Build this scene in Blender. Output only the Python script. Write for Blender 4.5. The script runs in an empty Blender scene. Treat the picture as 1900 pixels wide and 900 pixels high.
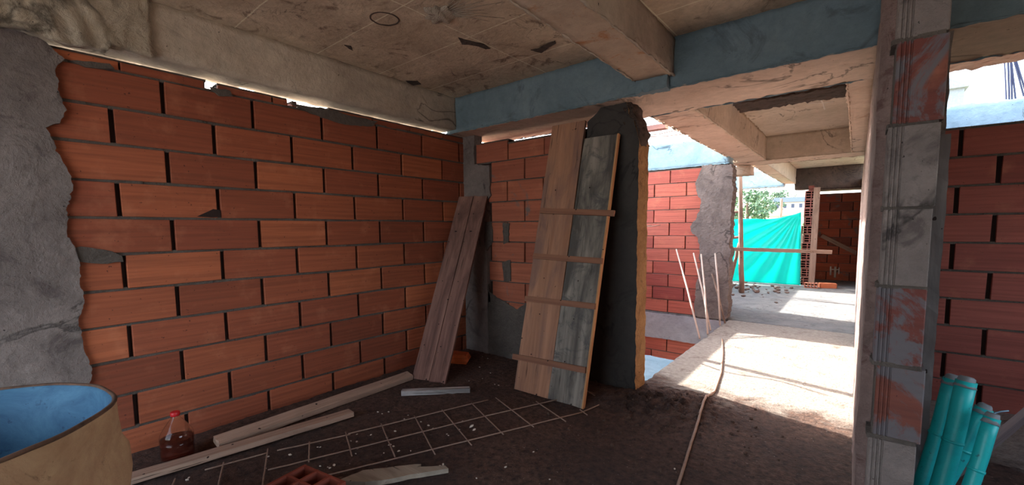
import bpy, bmesh, math, random
from mathutils import Vector, Matrix, noise
random.seed(7)
C = bpy.context.scene.collection
S = bpy.context.scene
# ------------------------------------------------------------------ camera
F = 797.26; PX, PY = 950.0, 492.0; CAM = Vector((0, 0, 1.48))
def _ray(x, y): return Vector(((x-PX)/F, -(y-PY)/F, -1)).normalized()
_Y = _ray(1590, 419); _X = -_ray(-50, 432); _X = (_X - _Y*_X.dot(_Y)).normalized(); _Z = _X.cross(_Y)
R = Matrix((_X, _Y, _Z))
cd = bpy.data.cameras.new('camera'); cam = bpy.data.objects.new('camera', cd); C.objects.link(cam)
M = R.to_4x4(); M.translation = CAM; cam.matrix_world = M
cd.sensor_width = 36; cd.lens = 36*F/1900; cd.shift_y = (PY-450)/1900; cd.clip_start = .02; cd.clip_end = 1000
S.camera = cam
def at(x, y, ax, v):
    """point of the plane ax = v seen at photo position x, y"""
    d = R @ _ray(x, y); i = 'XYZ'.index(ax); return CAM + d*((v-CAM[i])/d[i])
# ------------------------------------------------------------------ sky, sun, exposure
SUN_DIR = Vector((1, -.22, -.62)).normalized()
w = bpy.data.worlds.new('sky'); S.world = w; w.use_nodes = True; nt = w.node_tree
bg = nt.nodes['Background']; sk = nt.nodes.new('ShaderNodeTexSky'); sk.sky_type = 'NISHITA'; sk.sun_disc = False
sk.sun_elevation = math.radians(31); sk.sun_rotation = math.radians(282); sk.air_density = 1.0; sk.dust_density = 2.0; sk.ozone_density = 1.5
hs = nt.nodes.new('ShaderNodeHueSaturation'); hs.inputs['Saturation'].default_value = .55; nt.links.new(sk.outputs[0], hs.inputs['Color']); nt.links.new(hs.outputs[0], bg.inputs[0]); bg.inputs[1].default_value = 0.42
sl = bpy.data.lights.new('sun', 'SUN'); sl.energy = 6.5; sl.angle = math.radians(.6); sl.color = (1, .93, .82)
so = bpy.data.objects.new('sun', sl); C.objects.link(so); so.rotation_euler = SUN_DIR.to_track_quat('-Z', 'Y').to_euler()
S.view_settings.view_transform = 'Standard'; S.view_settings.look = 'None'; S.view_settings.gamma = 1; S.view_settings.use_curve_mapping = False
S.view_settings.exposure = 1.78
# ------------------------------------------------------------------ materials
def lin(c): return tuple(((v/255)/12.92 if v/255 <= .04045 else ((v/255+.055)/1.055)**2.4) for v in c) + (1,)
class N:
    def __init__(s, name):
        s.m = bpy.data.materials.new(name); s.m.use_nodes = True; s.t = s.m.node_tree; s.b = s.t.nodes['Principled BSDF']
        s.b.inputs['Roughness'].default_value = .9; s.tc = s.t.nodes.new('ShaderNodeTexCoord')
    def n(s, kind, **kw):
        x = s.t.nodes.new('ShaderNode'+kind)
        for k, v in kw.items(): setattr(x, k, v)
        return x
    def l(s, a, b): s.t.links.new(a, b)
    def vec(s, scale=(1, 1, 1), rot=(0, 0, 0)):
        m = s.n('Mapping'); s.l(s.tc.outputs['Object'], m.inputs[0]); m.inputs['Scale'].default_value = scale; m.inputs['Rotation'].default_value = rot; return m.outputs[0]
    def noise(s, scale, detail=6, rough=.6, dist=0, v=None):
        x = s.n('TexNoise'); s.l(v or s.tc.outputs['Object'], x.inputs['Vector']); x.inputs['Scale'].default_value = scale
        x.inputs['Detail'].default_value = detail; x.inputs['Roughness'].default_value = rough; x.inputs['Distortion'].default_value = dist; return x.outputs[0]
    def ramp(s, f, stops):
        x = s.n('ValToRGB'); s.l(f, x.inputs[0]); e = x.color_ramp.elements
        while len(e) < len(stops): e.new(.5)
        for i, (p, c) in enumerate(stops):
            e[i].position = p; e[i].color = c if isinstance(c, tuple) else (c, c, c, 1)
        return x.outputs[0]
    def mix(s, f, a, b, mode='MIX'):
        x = s.n('Mix', data_type='RGBA', blend_type=mode)
        for sock, v in ((x.inputs[0], f), (x.inputs[6], a), (x.inputs[7], b)):
            if hasattr(v, 'links'): s.l(v, sock)
            else: sock.default_value = v
        return x.outputs[2]
    def math(s, op, a, b=0.0):
        x = s.n('Math', operation=op)
        for sock, v in ((x.inputs[0], a), (x.inputs[1], b)):
            if hasattr(v, 'links'): s.l(v, sock)
            else: sock.default_value = v
        return x.outputs[0]
    def col(s, c): s.l(c, s.b.inputs['Base Color'])
    def bump(s, h, strength=.4, dist=.01):
        x = s.n('Bump'); x.inputs['Strength'].default_value = strength; x.inputs['Distance'].default_value = dist; s.l(h, x.inputs['Height'])
        s.l(x.outputs[0], s.b.inputs['Normal'])

def concrete(name, a, b, stain=None, st=.62, lines=True, bump=.5, scale=1.0, cracks=.012, seams=None, swirl=.5):
    m = N(name)
    f = m.noise(1.6*scale, 8, .65, .6); g = m.noise(14*scale, 8, .7)
    c = m.mix(f and m.ramp(f, [(.32, 0.0), (.68, 1.0)]), lin(a), lin(b))
    c = m.mix(m.ramp(g, [(.3, .35), (.75, 0.0)]), c, lin([v*.62 for v in a]))
    if stain: c = m.mix(m.ramp(m.noise(2.3*scale, 7, .7, 1.5), [(st, 0.0), (st+.1, .8)]), c, lin(stain))
    spk = m.ramp(m.noise(38*scale, 3, .5), [(.72, 0.0), (.76, 1.0)]); c = m.mix(spk, c, lin([v*.3 for v in a]))
    if lines:
        cr = m.ramp(m.math('ABSOLUTE', m.math('SUBTRACT', m.noise(1.3*scale, 5, .55, .7), .5)), [(0.0, 1.0), (cracks, 0.0)])
        msk = m.ramp(m.noise(1.1, 2), [(.5, 0.0), (.6, .8)])
        c = m.mix(m.math('MULTIPLY', cr, msk), c, lin([v*.4 for v in a]))
    if seams:
        br = m.n('TexBrick'); m.l(m.vec((1, 1, 1), seams[2]), br.inputs[0]); br.inputs['Scale'].default_value = 1; br.inputs['Brick Width'].default_value = seams[0]
        br.inputs['Row Height'].default_value = seams[1]; br.inputs['Mortar Size'].default_value = .008; br.inputs['Mortar Smooth'].default_value = 1
        br.offset = 0
        c = m.mix(m.math('MULTIPLY', br.outputs['Fac'], .55), c, lin([v*1.25 if v*1.25 < 255 else 255 for v in b]))
    m.col(c)
    wr = m.noise(3*scale, 8, .62, swirl)
    m.bump(m.math('ADD', m.math('MULTIPLY', g, .5), wr), bump, .03)
    return m.m

def brick_mat(name, cols, smear=None, sm=.6, groove='Z', mottle=None):
    m = N(name)
    at_ = m.n('Attribute', attribute_name='tone')
    c = m.ramp(at_.outputs['Fac'], [(i/(len(cols)-1), lin(k)) for i, k in enumerate(cols)])
    st = m.noise(1, 6, .6, .3, m.vec((1.4, 1.4, 42)))
    c = m.mix(m.ramp(st, [(.38, .38), (.62, 0.0)]), c, lin([v*.66 for v in cols[0]]))
    big = m.noise(5, 5, .6); c = m.mix(m.ramp(big, [(.55, 0.0), (.8, .35)]), c, lin((214, 140, 104)))
    spk = m.ramp(m.noise(45, 2), [(.7, 0.0), (.74, .8)]); c = m.mix(spk, c, lin((70, 30, 22)))
    if smear:
        c = m.mix(m.ramp(m.noise(2.6, 8, .72, .8), [(sm, 0.0), (sm+.06, .92)]), c, lin(smear))
    m.col(c)
    wv = m.n('TexWave', wave_type='BANDS', bands_direction='Z'); m.l(m.tc.outputs['Object'], wv.inputs[0]); wv.inputs['Scale'].default_value = 9.5; wv.inputs['Distortion'].default_value = .4
    m.bump(m.math('ADD', m.math('MULTIPLY', wv.outputs['Fac'], .35), m.math('MULTIPLY', st, .5)), .35, .006)
    m.b.inputs['Roughness'].default_value = .8
    return m.m

def wood(name, a, b, dark, wet=None, stain=.6, axis=2, knots=True):
    m = N(name); sc = [16, 16, 16]; sc[axis] = .9
    g = m.noise(1, 7, .65, .8, m.vec(tuple(sc))); sc2 = [5, 5, 5]; sc2[axis] = 1.2; big = m.noise(1, 5, .6, .6, m.vec(tuple(sc2)))
    c = m.mix(m.ramp(g, [(.35, 0.0), (.68, 1.0)]), lin(a), lin(b))
    c = m.mix(m.ramp(big, [(stain-.12, 0.0), (stain+.06, .8)]), c, lin(dark))
    sc3 = [60, 60, 60]; sc3[axis] = 2; cr = m.ramp(m.noise(1, 3, .5, .2, m.vec(tuple(sc3))), [(.66, 0.0), (.72, .75)])
    c = m.mix(cr, c, lin([v*.35 for v in dark]))
    if wet: c = m.mix(m.ramp(m.noise(5, 7, .7, 1), [(.5, 0.0), (.62, .75)]), c, lin(wet))
    nl = m.ramp(m.noise(22, 1), [(.74, 0.0), (.76, 1.0)]); c = m.mix(nl, c, lin((35, 20, 16)))
    m.col(c); m.bump(m.math('ADD', g, m.math('MULTIPLY', cr, -1.0)), .5, .006); return m.m

def plain(name, c, rough=.6, metal=0, var=.25, sc=12):
    m = N(name); k = m.mix(m.ramp(m.noise(sc, 6, .65), [(.35, 0.0), (.7, var)]), lin(c), lin([v*.45 for v in c])); m.col(k)
    m.b.inputs['Roughness'].default_value = rough; m.b.inputs['Metallic'].default_value = metal; return m.m

ceil_m = concrete('ceiling_concrete', (182, 160, 134), (232, 210, 180), stain=(120, 98, 80), st=.55, bump=.7, cracks=.006, swirl=1.0, scale=1.5, seams=(1.22, .61, (0, 0, .02)))
slab_m = concrete('pale_slab_concrete', (186, 170, 148), (214, 198, 176), stain=(150, 128, 106), st=.66, bump=.25, lines=True)
beam_m = concrete('left_beam_concrete', (172, 158, 142), (212, 198, 178), stain=(120, 104, 90), st=.62, bump=.8, cracks=.012)
film_m = concrete('crumpled_concrete', (190, 176, 156), (222, 206, 180), stain=(112, 96, 80), st=.63, bump=1.6, scale=1.6, cracks=.05, swirl=2.5)
blue_m = concrete('blue_grey_concrete', (104, 126, 136), (128, 148, 156), stain=(84, 98, 106), st=.56, bump=.6, lines=False)
cyan_m = concrete('pale_blue_concrete', (140, 178, 196), (168, 200, 214), stain=(120, 150, 166), st=.62, bump=.5)
soff_m = concrete('tan_soffit_concrete', (206, 178, 154), (230, 206, 184), stain=(178, 144, 118), st=.6, bump=.5, cracks=.02)
rust_m = concrete('rusty_soffit_concrete', (184, 158, 134), (212, 190, 166), stain=(176, 112, 56), st=.55, bump=.7)
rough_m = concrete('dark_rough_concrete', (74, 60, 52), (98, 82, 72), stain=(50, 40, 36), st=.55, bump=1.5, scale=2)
col_m = concrete('column_plaster', (112, 102, 98), (152, 140, 134), stain=(90, 80, 78), st=.55, bump=1.2, scale=1.3, cracks=.02)
dark_m = concrete('shade_dark_plaster', (56, 52, 50), (70, 66, 62), stain=(44, 40, 38), st=.55, bump=.3)  # shade on the column front is put into this colour
tan_m = concrete('bounce_lit_mortar', (188, 138, 84), (224, 176, 116), stain=(122, 82, 54), st=.6, bump=2.0, scale=3)  # warm bounce light is put into this mortar tone
mortar_m = concrete('mortar', (92, 84, 78), (118, 108, 100), bump=1.2, scale=3, lines=False)
pale_m = concrete('pale_grey_concrete', (160, 162, 170), (190, 192, 198), stain=(130, 130, 136), bump=.4)
gap_m = plain('dark_gap', (46, 30, 26), .95)
brick_l = brick_mat('orange_brick', [(136, 70, 46), (156, 82, 54), (188, 106, 68), (148, 76, 52), (172, 94, 60)])
brick_b = brick_mat('orange_brick_mortar_smeared', [(158, 88, 66), (180, 104, 76), (166, 94, 68)], smear=(104, 100, 98), sm=.60)
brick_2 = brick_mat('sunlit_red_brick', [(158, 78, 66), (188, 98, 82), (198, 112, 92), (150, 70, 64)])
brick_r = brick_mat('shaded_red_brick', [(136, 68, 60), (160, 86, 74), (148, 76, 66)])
block_m = brick_mat('dark_block', [(112, 56, 46), (92, 48, 44), (128, 72, 56)], smear=(96, 94, 98), sm=.47)
side_m = concrete('block_side_mortar', (146, 122, 116), (176, 148, 140), stain=(116, 84, 80), st=.55, bump=1.6, scale=2.2, cracks=.04)
wood_b1 = wood('dark_brown_board', (112, 80, 70), (148, 110, 96), (72, 48, 44), stain=.55)
wood_warm = wood('warm_brown_board', (146, 104, 80), (178, 132, 104), (116, 90, 82), stain=.58)
wood_grey = wood('weathered_grey_board', (112, 106, 98), (154, 146, 134), (54, 52, 50), stain=.54, wet=(72, 72, 72))
wood_lath = wood('light_lath', (176, 126, 84), (206, 156, 108), (120, 84, 60), stain=.7)
wood_bat = wood('brown_batten', (124, 84, 66), (152, 108, 82), (92, 60, 48), stain=.65)
wood_floor = wood('pale_floor_plank', (164, 136, 118), (196, 168, 146), (112, 88, 76), stain=.62)
wood_post = wood('grey_brown_pole', (132, 108, 92), (164, 140, 124), (96, 76, 66), stain=.6)
wood_white = wood('whitewashed_batten', (210, 204, 198), (226, 222, 216), (80, 76, 76), stain=.5)
steel = plain('rusty_wire', (164, 138, 122), .6, .0, .4, 60)
chip_m = plain('white_plaster', (224, 214, 200), .8)
clod_m = plain('dirt_clod', (86, 66, 56), .95)

# ------------------------------------------------------------------ object helpers
def tag(o, label=None, cat=None, group=None, kind=None):
    for k, v in (('label', label), ('category', cat), ('group', group), ('kind', kind)):
        if v: o[k] = v
    return o
def obj(name, bm, mats, parent=None, loc=None, mat4=None, smooth=False):
    me = bpy.data.meshes.new(name)
    bm.normal_update(); bm.to_mesh(me); bm.free()
    for m in (mats if isinstance(mats, (list, tuple)) else [mats]): me.materials.append(m)
    if smooth:
        for p in me.polygons: p.use_smooth = True
    o = bpy.data.objects.new(name, me); C.objects.link(o)
    if parent:
        o.parent = parent; base = Matrix.Translation(parent.location).inverted() if not mat4 or True else None
        rot = parent.matrix_basis.inverted()
        o.matrix_basis = rot @ (mat4 if mat4 else Matrix.Identity(4))
    elif mat4: o.matrix_basis = mat4
    return o
def empty(name, loc, label, cat, group=None, rz=0):
    o = bpy.data.objects.new(name, None); C.objects.link(o); o.location = loc; o.rotation_euler = (0, 0, rz); o.empty_display_size = .1
    o.matrix_basis = Matrix.Translation(Vector(loc)) @ Matrix.Rotation(rz, 4, 'Z')
    return tag(o, label, cat, group)
def box(bm, x0, x1, y0, y1, z0, z1, mi=0, mat=None):
    v = [bm.verts.new((x, y, z)) for x in (x0, x1) for y in (y0, y1) for z in (z0, z1)]
    if mat is not None:
        for k in v: k.co = mat @ k.co
    fs = []
    for q in ((0, 1, 3, 2), (4, 6, 7, 5), (0, 4, 5, 1), (2, 3, 7, 6), (0, 2, 6, 4), (1, 5, 7, 3)):
        f = bm.faces.new([v[i] for i in q]); f.material_index = mi; fs.append(f)
    return v, fs
def gridbox(x0, x1, y0, y1, z0, z1, seg=.08, amp=.004, freq=9, edge=.0, pick=None, maxn=90):
    """box whose faces are divided and roughened; pick(normal, centre) gives the material slot"""
    bm = bmesh.new(); d = {}
    nn = [max(1, min(maxn, int(round((b-a)/seg)))) for a, b in ((x0, x1), (y0, y1), (z0, z1))]
    lo = (x0, y0, z0); hi = (x1, y1, z1)
    def V(i, j, k):
        key = (i, j, k)
        if key not in d:
            p = Vector([lo[a] + (hi[a]-lo[a])*t/nn[a] for a, t in enumerate(key)])
            n = sum((1 if t in (0, nn[a]) else 0) for a, t in enumerate(key))
            q = noise.noise_vector(p*freq) * amp
            if n >= 2 and edge: q += noise.noise_vector(p*freq*2.7 + Vector((5, 3, 1)))*edge
            d[key] = bm.verts.new(p+q)
        return d[key]
    for a in range(3):
        b, c = (a+1) % 3, (a+2) % 3
        for s in (0, nn[a]):
            for i in range(nn[b]):
                for j in range(nn[c]):
                    ks = []
                    for di, dj in ((0, 0), (1, 0), (1, 1), (0, 1)):
                        k = [0, 0, 0]; k[a] = s; k[b] = i+di; k[c] = j+dj; ks.append(V(*k))
                    if s == 0: ks.reverse()
                    f = bm.faces.new(ks)
                    if pick:
                        f.normal_update(); n = Vector((0, 0, 0)); n[a] = 1 if s else -1; f.material_index = pick(n, f.calc_center_median())
    return bm
def struct(name, bm, mats, label, smooth=False):
    return tag(obj(name, bm, mats, smooth=smooth), label, None, None, 'structure')
def tube(bm, pts, r, seg=8, mi=0, cap=True, r2=None):
    pts = [Vector(p) for p in pts]; rings = []
    for i, p in enumerate(pts):
        t = (pts[min(i+1, len(pts)-1)] - pts[max(i-1, 0)]).normalized()
        a = t.cross(Vector((0, 0, 1)) if abs(t.z) < .9 else Vector((1, 0, 0))).normalized(); b = t.cross(a)
        rr = r + ((r2-r)*i/(len(pts)-1) if r2 is not None else 0)
        rings.append([bm.verts.new(p + (a*math.cos(u)+b*math.sin(u))*rr) for u in [2*math.pi*k/seg for k in range(seg)]])
    for A, B in zip(rings, rings[1:]):
        for k in range(seg):
            f = bm.faces.new((A[k], B[k], B[(k+1) % seg], A[(k+1) % seg])); f.material_index = mi; f.smooth = True
    if cap:
        bm.faces.new(rings[0]).material_index = mi; bm.faces.new(rings[-1][::-1]).material_index = mi
def lathe(bm, prof, seg=40, c=(0, 0), mi=0, wob=0):
    rings = []
    for r, z in prof:
        rings.append([bm.verts.new((c[0]+math.cos(2*math.pi*k/seg)*(r+wob*noise.noise(Vector((math.cos(2*math.pi*k/seg)*2, math.sin(2*math.pi*k/seg)*2, z*3)))), c[1]+math.sin(2*math.pi*k/seg)*(r+wob*noise.noise(Vector((math.cos(2*math.pi*k/seg)*2, math.sin(2*math.pi*k/seg)*2, z*3)))), z)) for k in range(seg)])
    for A, B in zip(rings, rings[1:]):
        for k in range(seg):
            f = bm.faces.new((A[k], A[(k+1) % seg], B[(k+1) % seg], B[k])); f.smooth = True; f.material_index = mi
    return rings
def prism(bm, poly, origin, u, v, n, th, mi=0):
    """polygon given in (u, v) coordinates extruded along n by th"""
    o = Vector(origin); A = [bm.verts.new(o+u*a+v*b) for a, b in poly]; B = [bm.verts.new(o+u*a+v*b+n*th) for a, b in poly]
    fs = [bm.faces.new(A[::-1]), bm.faces.new(B)]
    for i in range(len(A)): fs.append(bm.faces.new((A[i], A[(i+1) % len(A)], B[(i+1) % len(A)], B[i])))
    for f in fs: f.material_index = mi
    return fs
def ragged(pts, step=.03, amp=.012, seed=0):
    """closed polygon with its edges broken up"""
    out = []
    for i, (x, y) in enumerate(pts):
        X, Y = pts[(i+1) % len(pts)]; L = math.hypot(X-x, Y-y); n = max(1, int(L/step))
        for k in range(n):
            a = x+(X-x)*k/n; b = y+(Y-y)*k/n; q = noise.noise_vector(Vector((a*9, b*9, seed)))+.6*noise.noise_vector(Vector((a*31, b*31, seed)))
            q2 = noise.noise_vector(Vector((a*70, b*70, seed+3))); out.append((a+(q.x+.45*q2.x)*amp, b+(q.y+.45*q2.y)*amp))
    return out
UZ = Vector((0, 0, 1))
def bricks(bm, O, u, n, u0, u1, rows, blen, phase, th=.12, joint=.018, gap=.012, inside=None, tone=None, mats=(0, 1, 2), jz=.0025):
    """running bond of separate bricks; O origin on the face plane, u along, n out of the face"""
    O = Vector(O); lay = bm.faces.layers.float.get('tone') or bm.faces.layers.float.new('tone')
    for ri, (z0, z1) in enumerate(rows):
        ph = phase[ri % len(phase)]; k = math.floor((u0-ph)/blen)-1
        while True:
            a = ph+k*blen; b = a+blen; k += 1
            if a > u1: break
            a2, b2 = max(a+joint/2, u0), min(b-joint/2, u1)
            if b2-a2 < .03: continue
            if inside and not inside((a2+b2)/2, (z0+z1)/2): continue
            t = random.random(); j = lambda s: random.uniform(-s, s)
            out = j(.004); tl = j(jz)
            zs = (z0+gap/2, z1-gap/2); c = .003
            fr = [(a2+j(.002), zs[0]-tl), (b2+j(.002), zs[0]+tl), (b2+j(.002), zs[1]+tl), (a2+j(.002), zs[1]-tl)]
            inn = [(a2+c, zs[0]+c-tl), (b2-c, zs[0]+c+tl), (b2-c, zs[1]-c+tl), (a2+c, zs[1]-c-tl)]
            P = lambda q, d: O+u*q[0]+UZ*q[1]+n*d
            V0 = [bm.verts.new(P(q, -th)) for q in fr]; V1 = [bm.verts.new(P(q, out-c)) for q in fr]; V2 = [bm.verts.new(P(q, out)) for q in inn]
            fs = [bm.faces.new(V2), bm.faces.new(V0[::-1])]
            for i in range(4):
                i2 = (i+1) % 4; fs.append(bm.faces.new((V0[i], V0[i2], V1[i2], V1[i]))); fs.append(bm.faces.new((V1[i], V1[i2], V2[i2], V2[i])))
            for f in fs: f[lay] = t; f.material_index = mats[0]
    # bed mortar
    Rm = Matrix((u, n, UZ)).transposed().to_4x4(); Rm.translation = O
    zz = sorted({r[0] for r in rows} | {r[1] for r in rows})
    for z in zz:
        n_ = max(1, int((u1-u0)/.12))
        for i in range(n_):
            a = u0+(u1-u0)*i/n_; b = u0+(u1-u0)*(i+1)/n_
            if inside and not inside((a+b)/2, z-.02): continue
            d = -.004-.008*random.random()
            box(bm, a, b, -th+.01, d, z-gap*.75, z+gap*.75, mats[1], Rm)
    # dark infill behind the open head joints
    for z0, z1 in rows:
        n_ = max(1, int((u1-u0)/.3))
        for i in range(n_):
            a = u0+(u1-u0)*i/n_; b = u0+(u1-u0)*(i+1)/n_
            if inside and not inside((a+b)/2, (z0+z1)/2): continue
            box(bm, a, b, -th+.015, -.03, z0, z1, mats[2], Rm)
    return lay
def fixn(bm): bmesh.ops.recalc_face_normals(bm, faces=bm.faces[:]); return bm
EX, EY = Vector((1, 0, 0)), Vector((0, 1, 0))
XW = .045                                   # face of the long right wall
# ------------------------------------------------------------------ FLOOR
def floor_h(x, y):
    p = Vector((x, y, 0)); dirt = 1/(1+math.exp((y-4.0-.35*math.sin(x*3)-.3*noise.noise(p*2.2))*7))
    h = noise.noise(p*1.7)*.012*dirt + (noise.noise(p*14)*.007+noise.noise(p*33)*.006)*(dirt*.9+.12)
    for cx, cy, r, a in ((-1.25, 3.45, .34, .055), (-1.6, 3.3, .22, .03), (-.95, 3.6, .3, .03), (-3.4, 2.9, .3, .015), (-2.0, 9.9, .0001, 0)):
        d = ((x-cx)**2+(y-cy)**2)/(r*r)
        if d < 5: h += a*math.exp(-d)*(1+.9*noise.noise(p*26)+.5*noise.noise(p*60))
    if x > -.75 and y < 4: h *= 1-.5*min(1, (x+.75)/.5)
    return h-.004
def floor_patch(name, x0, x1, y0, y1, st, mat, label, edge=None, th=.3):
    bm = bmesh.new(); nx = int((x1-x0)/st)+1; ny = int((y1-y0)/st)+1; g = []
    for j in range(ny+1):
        row = []
        for i in range(nx+1):
            x = x0+(x1-x0)*i/nx; y = y0+(y1-y0)*j/ny
            if edge and i < 3: x += edge*noise.noise(Vector((0, y*6, 0)))*(1-i/3)
            row.append(bm.verts.new((x, y, floor_h(x, y))))
        g.append(row)
    for j in range(ny):
        for i in range(nx): bm.faces.new((g[j][i], g[j][i+1], g[j+1][i+1], g[j+1][i])).smooth = True
    rim = [g[0][i] for i in range(nx+1)]+[g[j][nx] for j in range(1, ny+1)]+[g[ny][i] for i in range(nx-1, -1, -1)]+[g[j][0] for j in range(ny-1, 0, -1)]
    low = [bm.verts.new((v.co.x, v.co.y, -th)) for v in rim]
    for i in range(len(rim)):
        k = (i+1) % len(rim); bm.faces.new((rim[k], rim[i], low[i], low[k]))
    bm.faces.new(low[::-1])
    return struct(name, bm, mat, label)
def floor_mat():
    m = N('dirt_and_concrete_floor'); tc = m.tc.outputs['Object']; sx = m.n('SeparateXYZ'); m.l(tc, sx.inputs[0])
    n1 = m.noise(2.2, 8, .65, .5); n2 = m.noise(22, 8, .7); n3 = m.noise(60, 4, .6)
    y = m.math('ADD', sx.outputs[1], m.math('MULTIPLY', m.math('SUBTRACT', n1, .5), 1.6))
    f = m.ramp(m.math('MULTIPLY', y, .1), [(.385, 0.0), (.425, 1.0)])
    dirt = m.mix(m.ramp(n2, [(.35, 0.0), (.7, 1.0)]), lin((52, 37, 33)), lin((122, 92, 76)))
    dirt = m.mix(m.ramp(m.noise(1.1, 4), [(.45, 0.0), (.62, .6)]), dirt, lin((58, 44, 42)))
    conc = m.mix(m.ramp(n2, [(.3, 0.0), (.65, 1.0)]), lin((138, 130, 122)), lin((178, 170, 160)))
    conc = m.mix(m.ramp(m.noise(3.5, 8, .7, 1.0), [(.56, 0.0), (.66, .7)]), conc, lin((112, 98, 88)))
    c = m.mix(f, dirt, conc)
    c = m.mix(m.ramp(n3, [(.68, 0.0), (.74, .7)]), c, lin((52, 40, 36)))
    c = m.mix(m.ramp(m.noise(75, 1, .5), [(.76, 0.0), (.78, .8)]), c, lin((176, 160, 146)))
    m.col(c); m.bump(m.math('ADD', n2, m.math('MULTIPLY', n3, .5)), 1.0, .035); return m.m
fm = floor_mat()
floor_patch('floor', -3.84, 3.2, -2.5, 3.88, .028, fm, 'dark earth covered concrete floor of the near room')
floor_patch('floor', -1.53, 3.2, 3.88, 7.45, .03, fm, 'pale concrete corridor floor in the patch of sunlight', edge=.03)
floor_patch('floor', -3.7, .3, 7.45, 15.0, .05, concrete('terrace_concrete', (112, 116, 120), (146, 146, 144), stain=(84, 80, 80), st=.55, bump=1.0, scale=2), 'grey concrete floor of the far terrace')
# ------------------------------------------------------------------ LEFT WALL
P = .2325
rowsL = [(2.382-P/2-P*i, 2.382+P/2-P*i) for i in range(11)]
bm = bmesh.new()
def inL(y, z): return True
bricks(bm, (-3.72, 0, 0), EY, EX, -.6, 3.87, rowsL, .558, (.87, .60), inside=inL, joint=.026, gap=.017, jz=.004)
bricks(bm, (-3.72, 0, 0), EY, EX, -.6, 3.8, [(-.05, rowsL[-1][0])], .558, (.60,), mats=(0, 1, 2))
topz = rowsL[0][1]
for a_, b_, h_ in ((.28, 1.13, .064), (1.20, 1.70, .058), (1.74, 1.78, .05), (2.06, 3.76, .062)):
    bricks(bm, (-3.725, 0, 0), EY, EX, a_, b_, [(topz, topz+h_)], .46, (.66,), joint=.012)
# mortar smears stuck on the bricks
def blob(bm, pix, d=.012, seed=0, amp=.01, mi=1):
    pts = [at(x, y, 'X', -3.72) for x, y in pix]
    prism(bm, ragged([(p.y, p.z) for p in pts], .03, amp, seed), (-3.73, 0, 0), EY, UZ, EX, .01+d, mi)
blob(bm, [(132, 462), (150, 458), (180, 462), (208, 464), (225, 474), (226, 486), (180, 490), (132, 482)], .012, 1)
blob(bm, [(130, 113), (205, 118), (214, 128), (160, 126)], .014, 2)
blob(bm, [(540, 193), (600, 200), (640, 212), (700, 226), (690, 236), (640, 232), (570, 208)], .012, 3)
blob(bm, [(390, 162), (425, 168), (430, 180), (404, 178)], .014, 4)
blob(bm, [(365, 402), (395, 388), (408, 390), (410, 403)], .006, 5, .004, 2)
fixn(bm)
struct('wall_left', bm, [brick_l, mortar_m, gap_m], 'orange hollow brick wall on the left in running bond')
# rough plastered column standing flush in the left wall
colp = ragged([(-.7, -.02), (.06, -.02), (.06, .86), (.03, .88), (-.02, 1.2), (-.7, 1.3)], .04, .008)
bm = bmesh.new()
edge = [(.02, -.02), (.36, -.02), (.37, .5), (.41, .62), (.38, .8), (.37, .95), (.40, 1.1), (.385, 1.3), (.36, 1.45), (.35, 1.6), (.40, 1.75), (.36, 1.9), (.34, 2.0), (.31, 2.08), (.36, 2.12), (.39, 2.2), (.36, 2.3), (.37, 2.42), (.41, 2.5), (.3, 2.6), (-.7, 2.6), (-.7, .95), (.02, .86)]
prism(bm, ragged(edge, .014, .017, 4), (-3.74, 0, 0), EY, UZ, EX, .045, 0)
fixn(bm)
struct('wall_left_column', bm, col_m, 'rough grey plastered column at the left edge with ragged mortar')
# ------------------------------------------------------------------ WALL B (back of the room)
rowsB = [(-.02+.2265*i+.0, -.02+.2265*(i+1)) for i in range(11)]
rowsB = [(z0-.01, z1-.01) for z0, z1 in rowsB]
bm = bmesh.new()
bricks(bm, (0, 3.75, 0), EX, -EY, -3.34, -1.9, rowsB[:10], .485, (-3.06, -2.82), th=.13)
bricks(bm, (0, 3.75, 0), EX, -EY, -3.56, -3.05, [(rowsB[10][0], 2.46)], .485, (-3.535, -3.2), th=.13, joint=.014)
bricks(bm, (0, 3.75, 0), EX, -EY, -3.05, -1.9, [(rowsB[10][0], 2.42)], .485, (-3.535, -3.2), th=.13, joint=.014)
def pblob(bm, pix, seed, d=.012, mi=1):
    pts = [at(x, y, 'Y', 3.75) for x, y in pix]
    prism(bm, ragged([(p.x, p.z) for p in pts], .03, .014, seed), (0, 3.76, 0), EX, UZ, -EY, .01+d, mi)
pblob(bm, [(872, 570), (905, 540), (960, 575), (990, 560), (990, 670), (872, 670)], 3)
pblob(bm, [(934, 415), (946, 415), (944, 450), (935, 452)], 6)
pblob(bm, [(885, 410), (912, 412), (916, 450), (900, 470), (905, 520), (912, 560), (884, 575)], 7)
pblob(bm, [(933, 485), (948, 482), (948, 520), (935, 522)], 8)
fixn(bm)
struct('wall_back', bm, [brick_b, mortar_m, gap_m], 'orange brick wall behind the leaning boards')
# corner column
bm = bmesh.new()
prism(bm, ragged([(-3.76, -.02), (-3.36, -.02), (-3.36, 1.1), (-3.4, 1.35), (-3.36, 1.8), (-3.3, 1.86), (-3.31, 2.2), (-3.54, 2.24), (-3.54, 2.59), (-3.76, 2.59)], .03, .012, 9), (0, 3.86, 0), EX, UZ, -EY, .13, 0)
fixn(bm); struct('wall_corner_column', bm, col_m, 'narrow grey concrete column in the corner behind the dark board')
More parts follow.
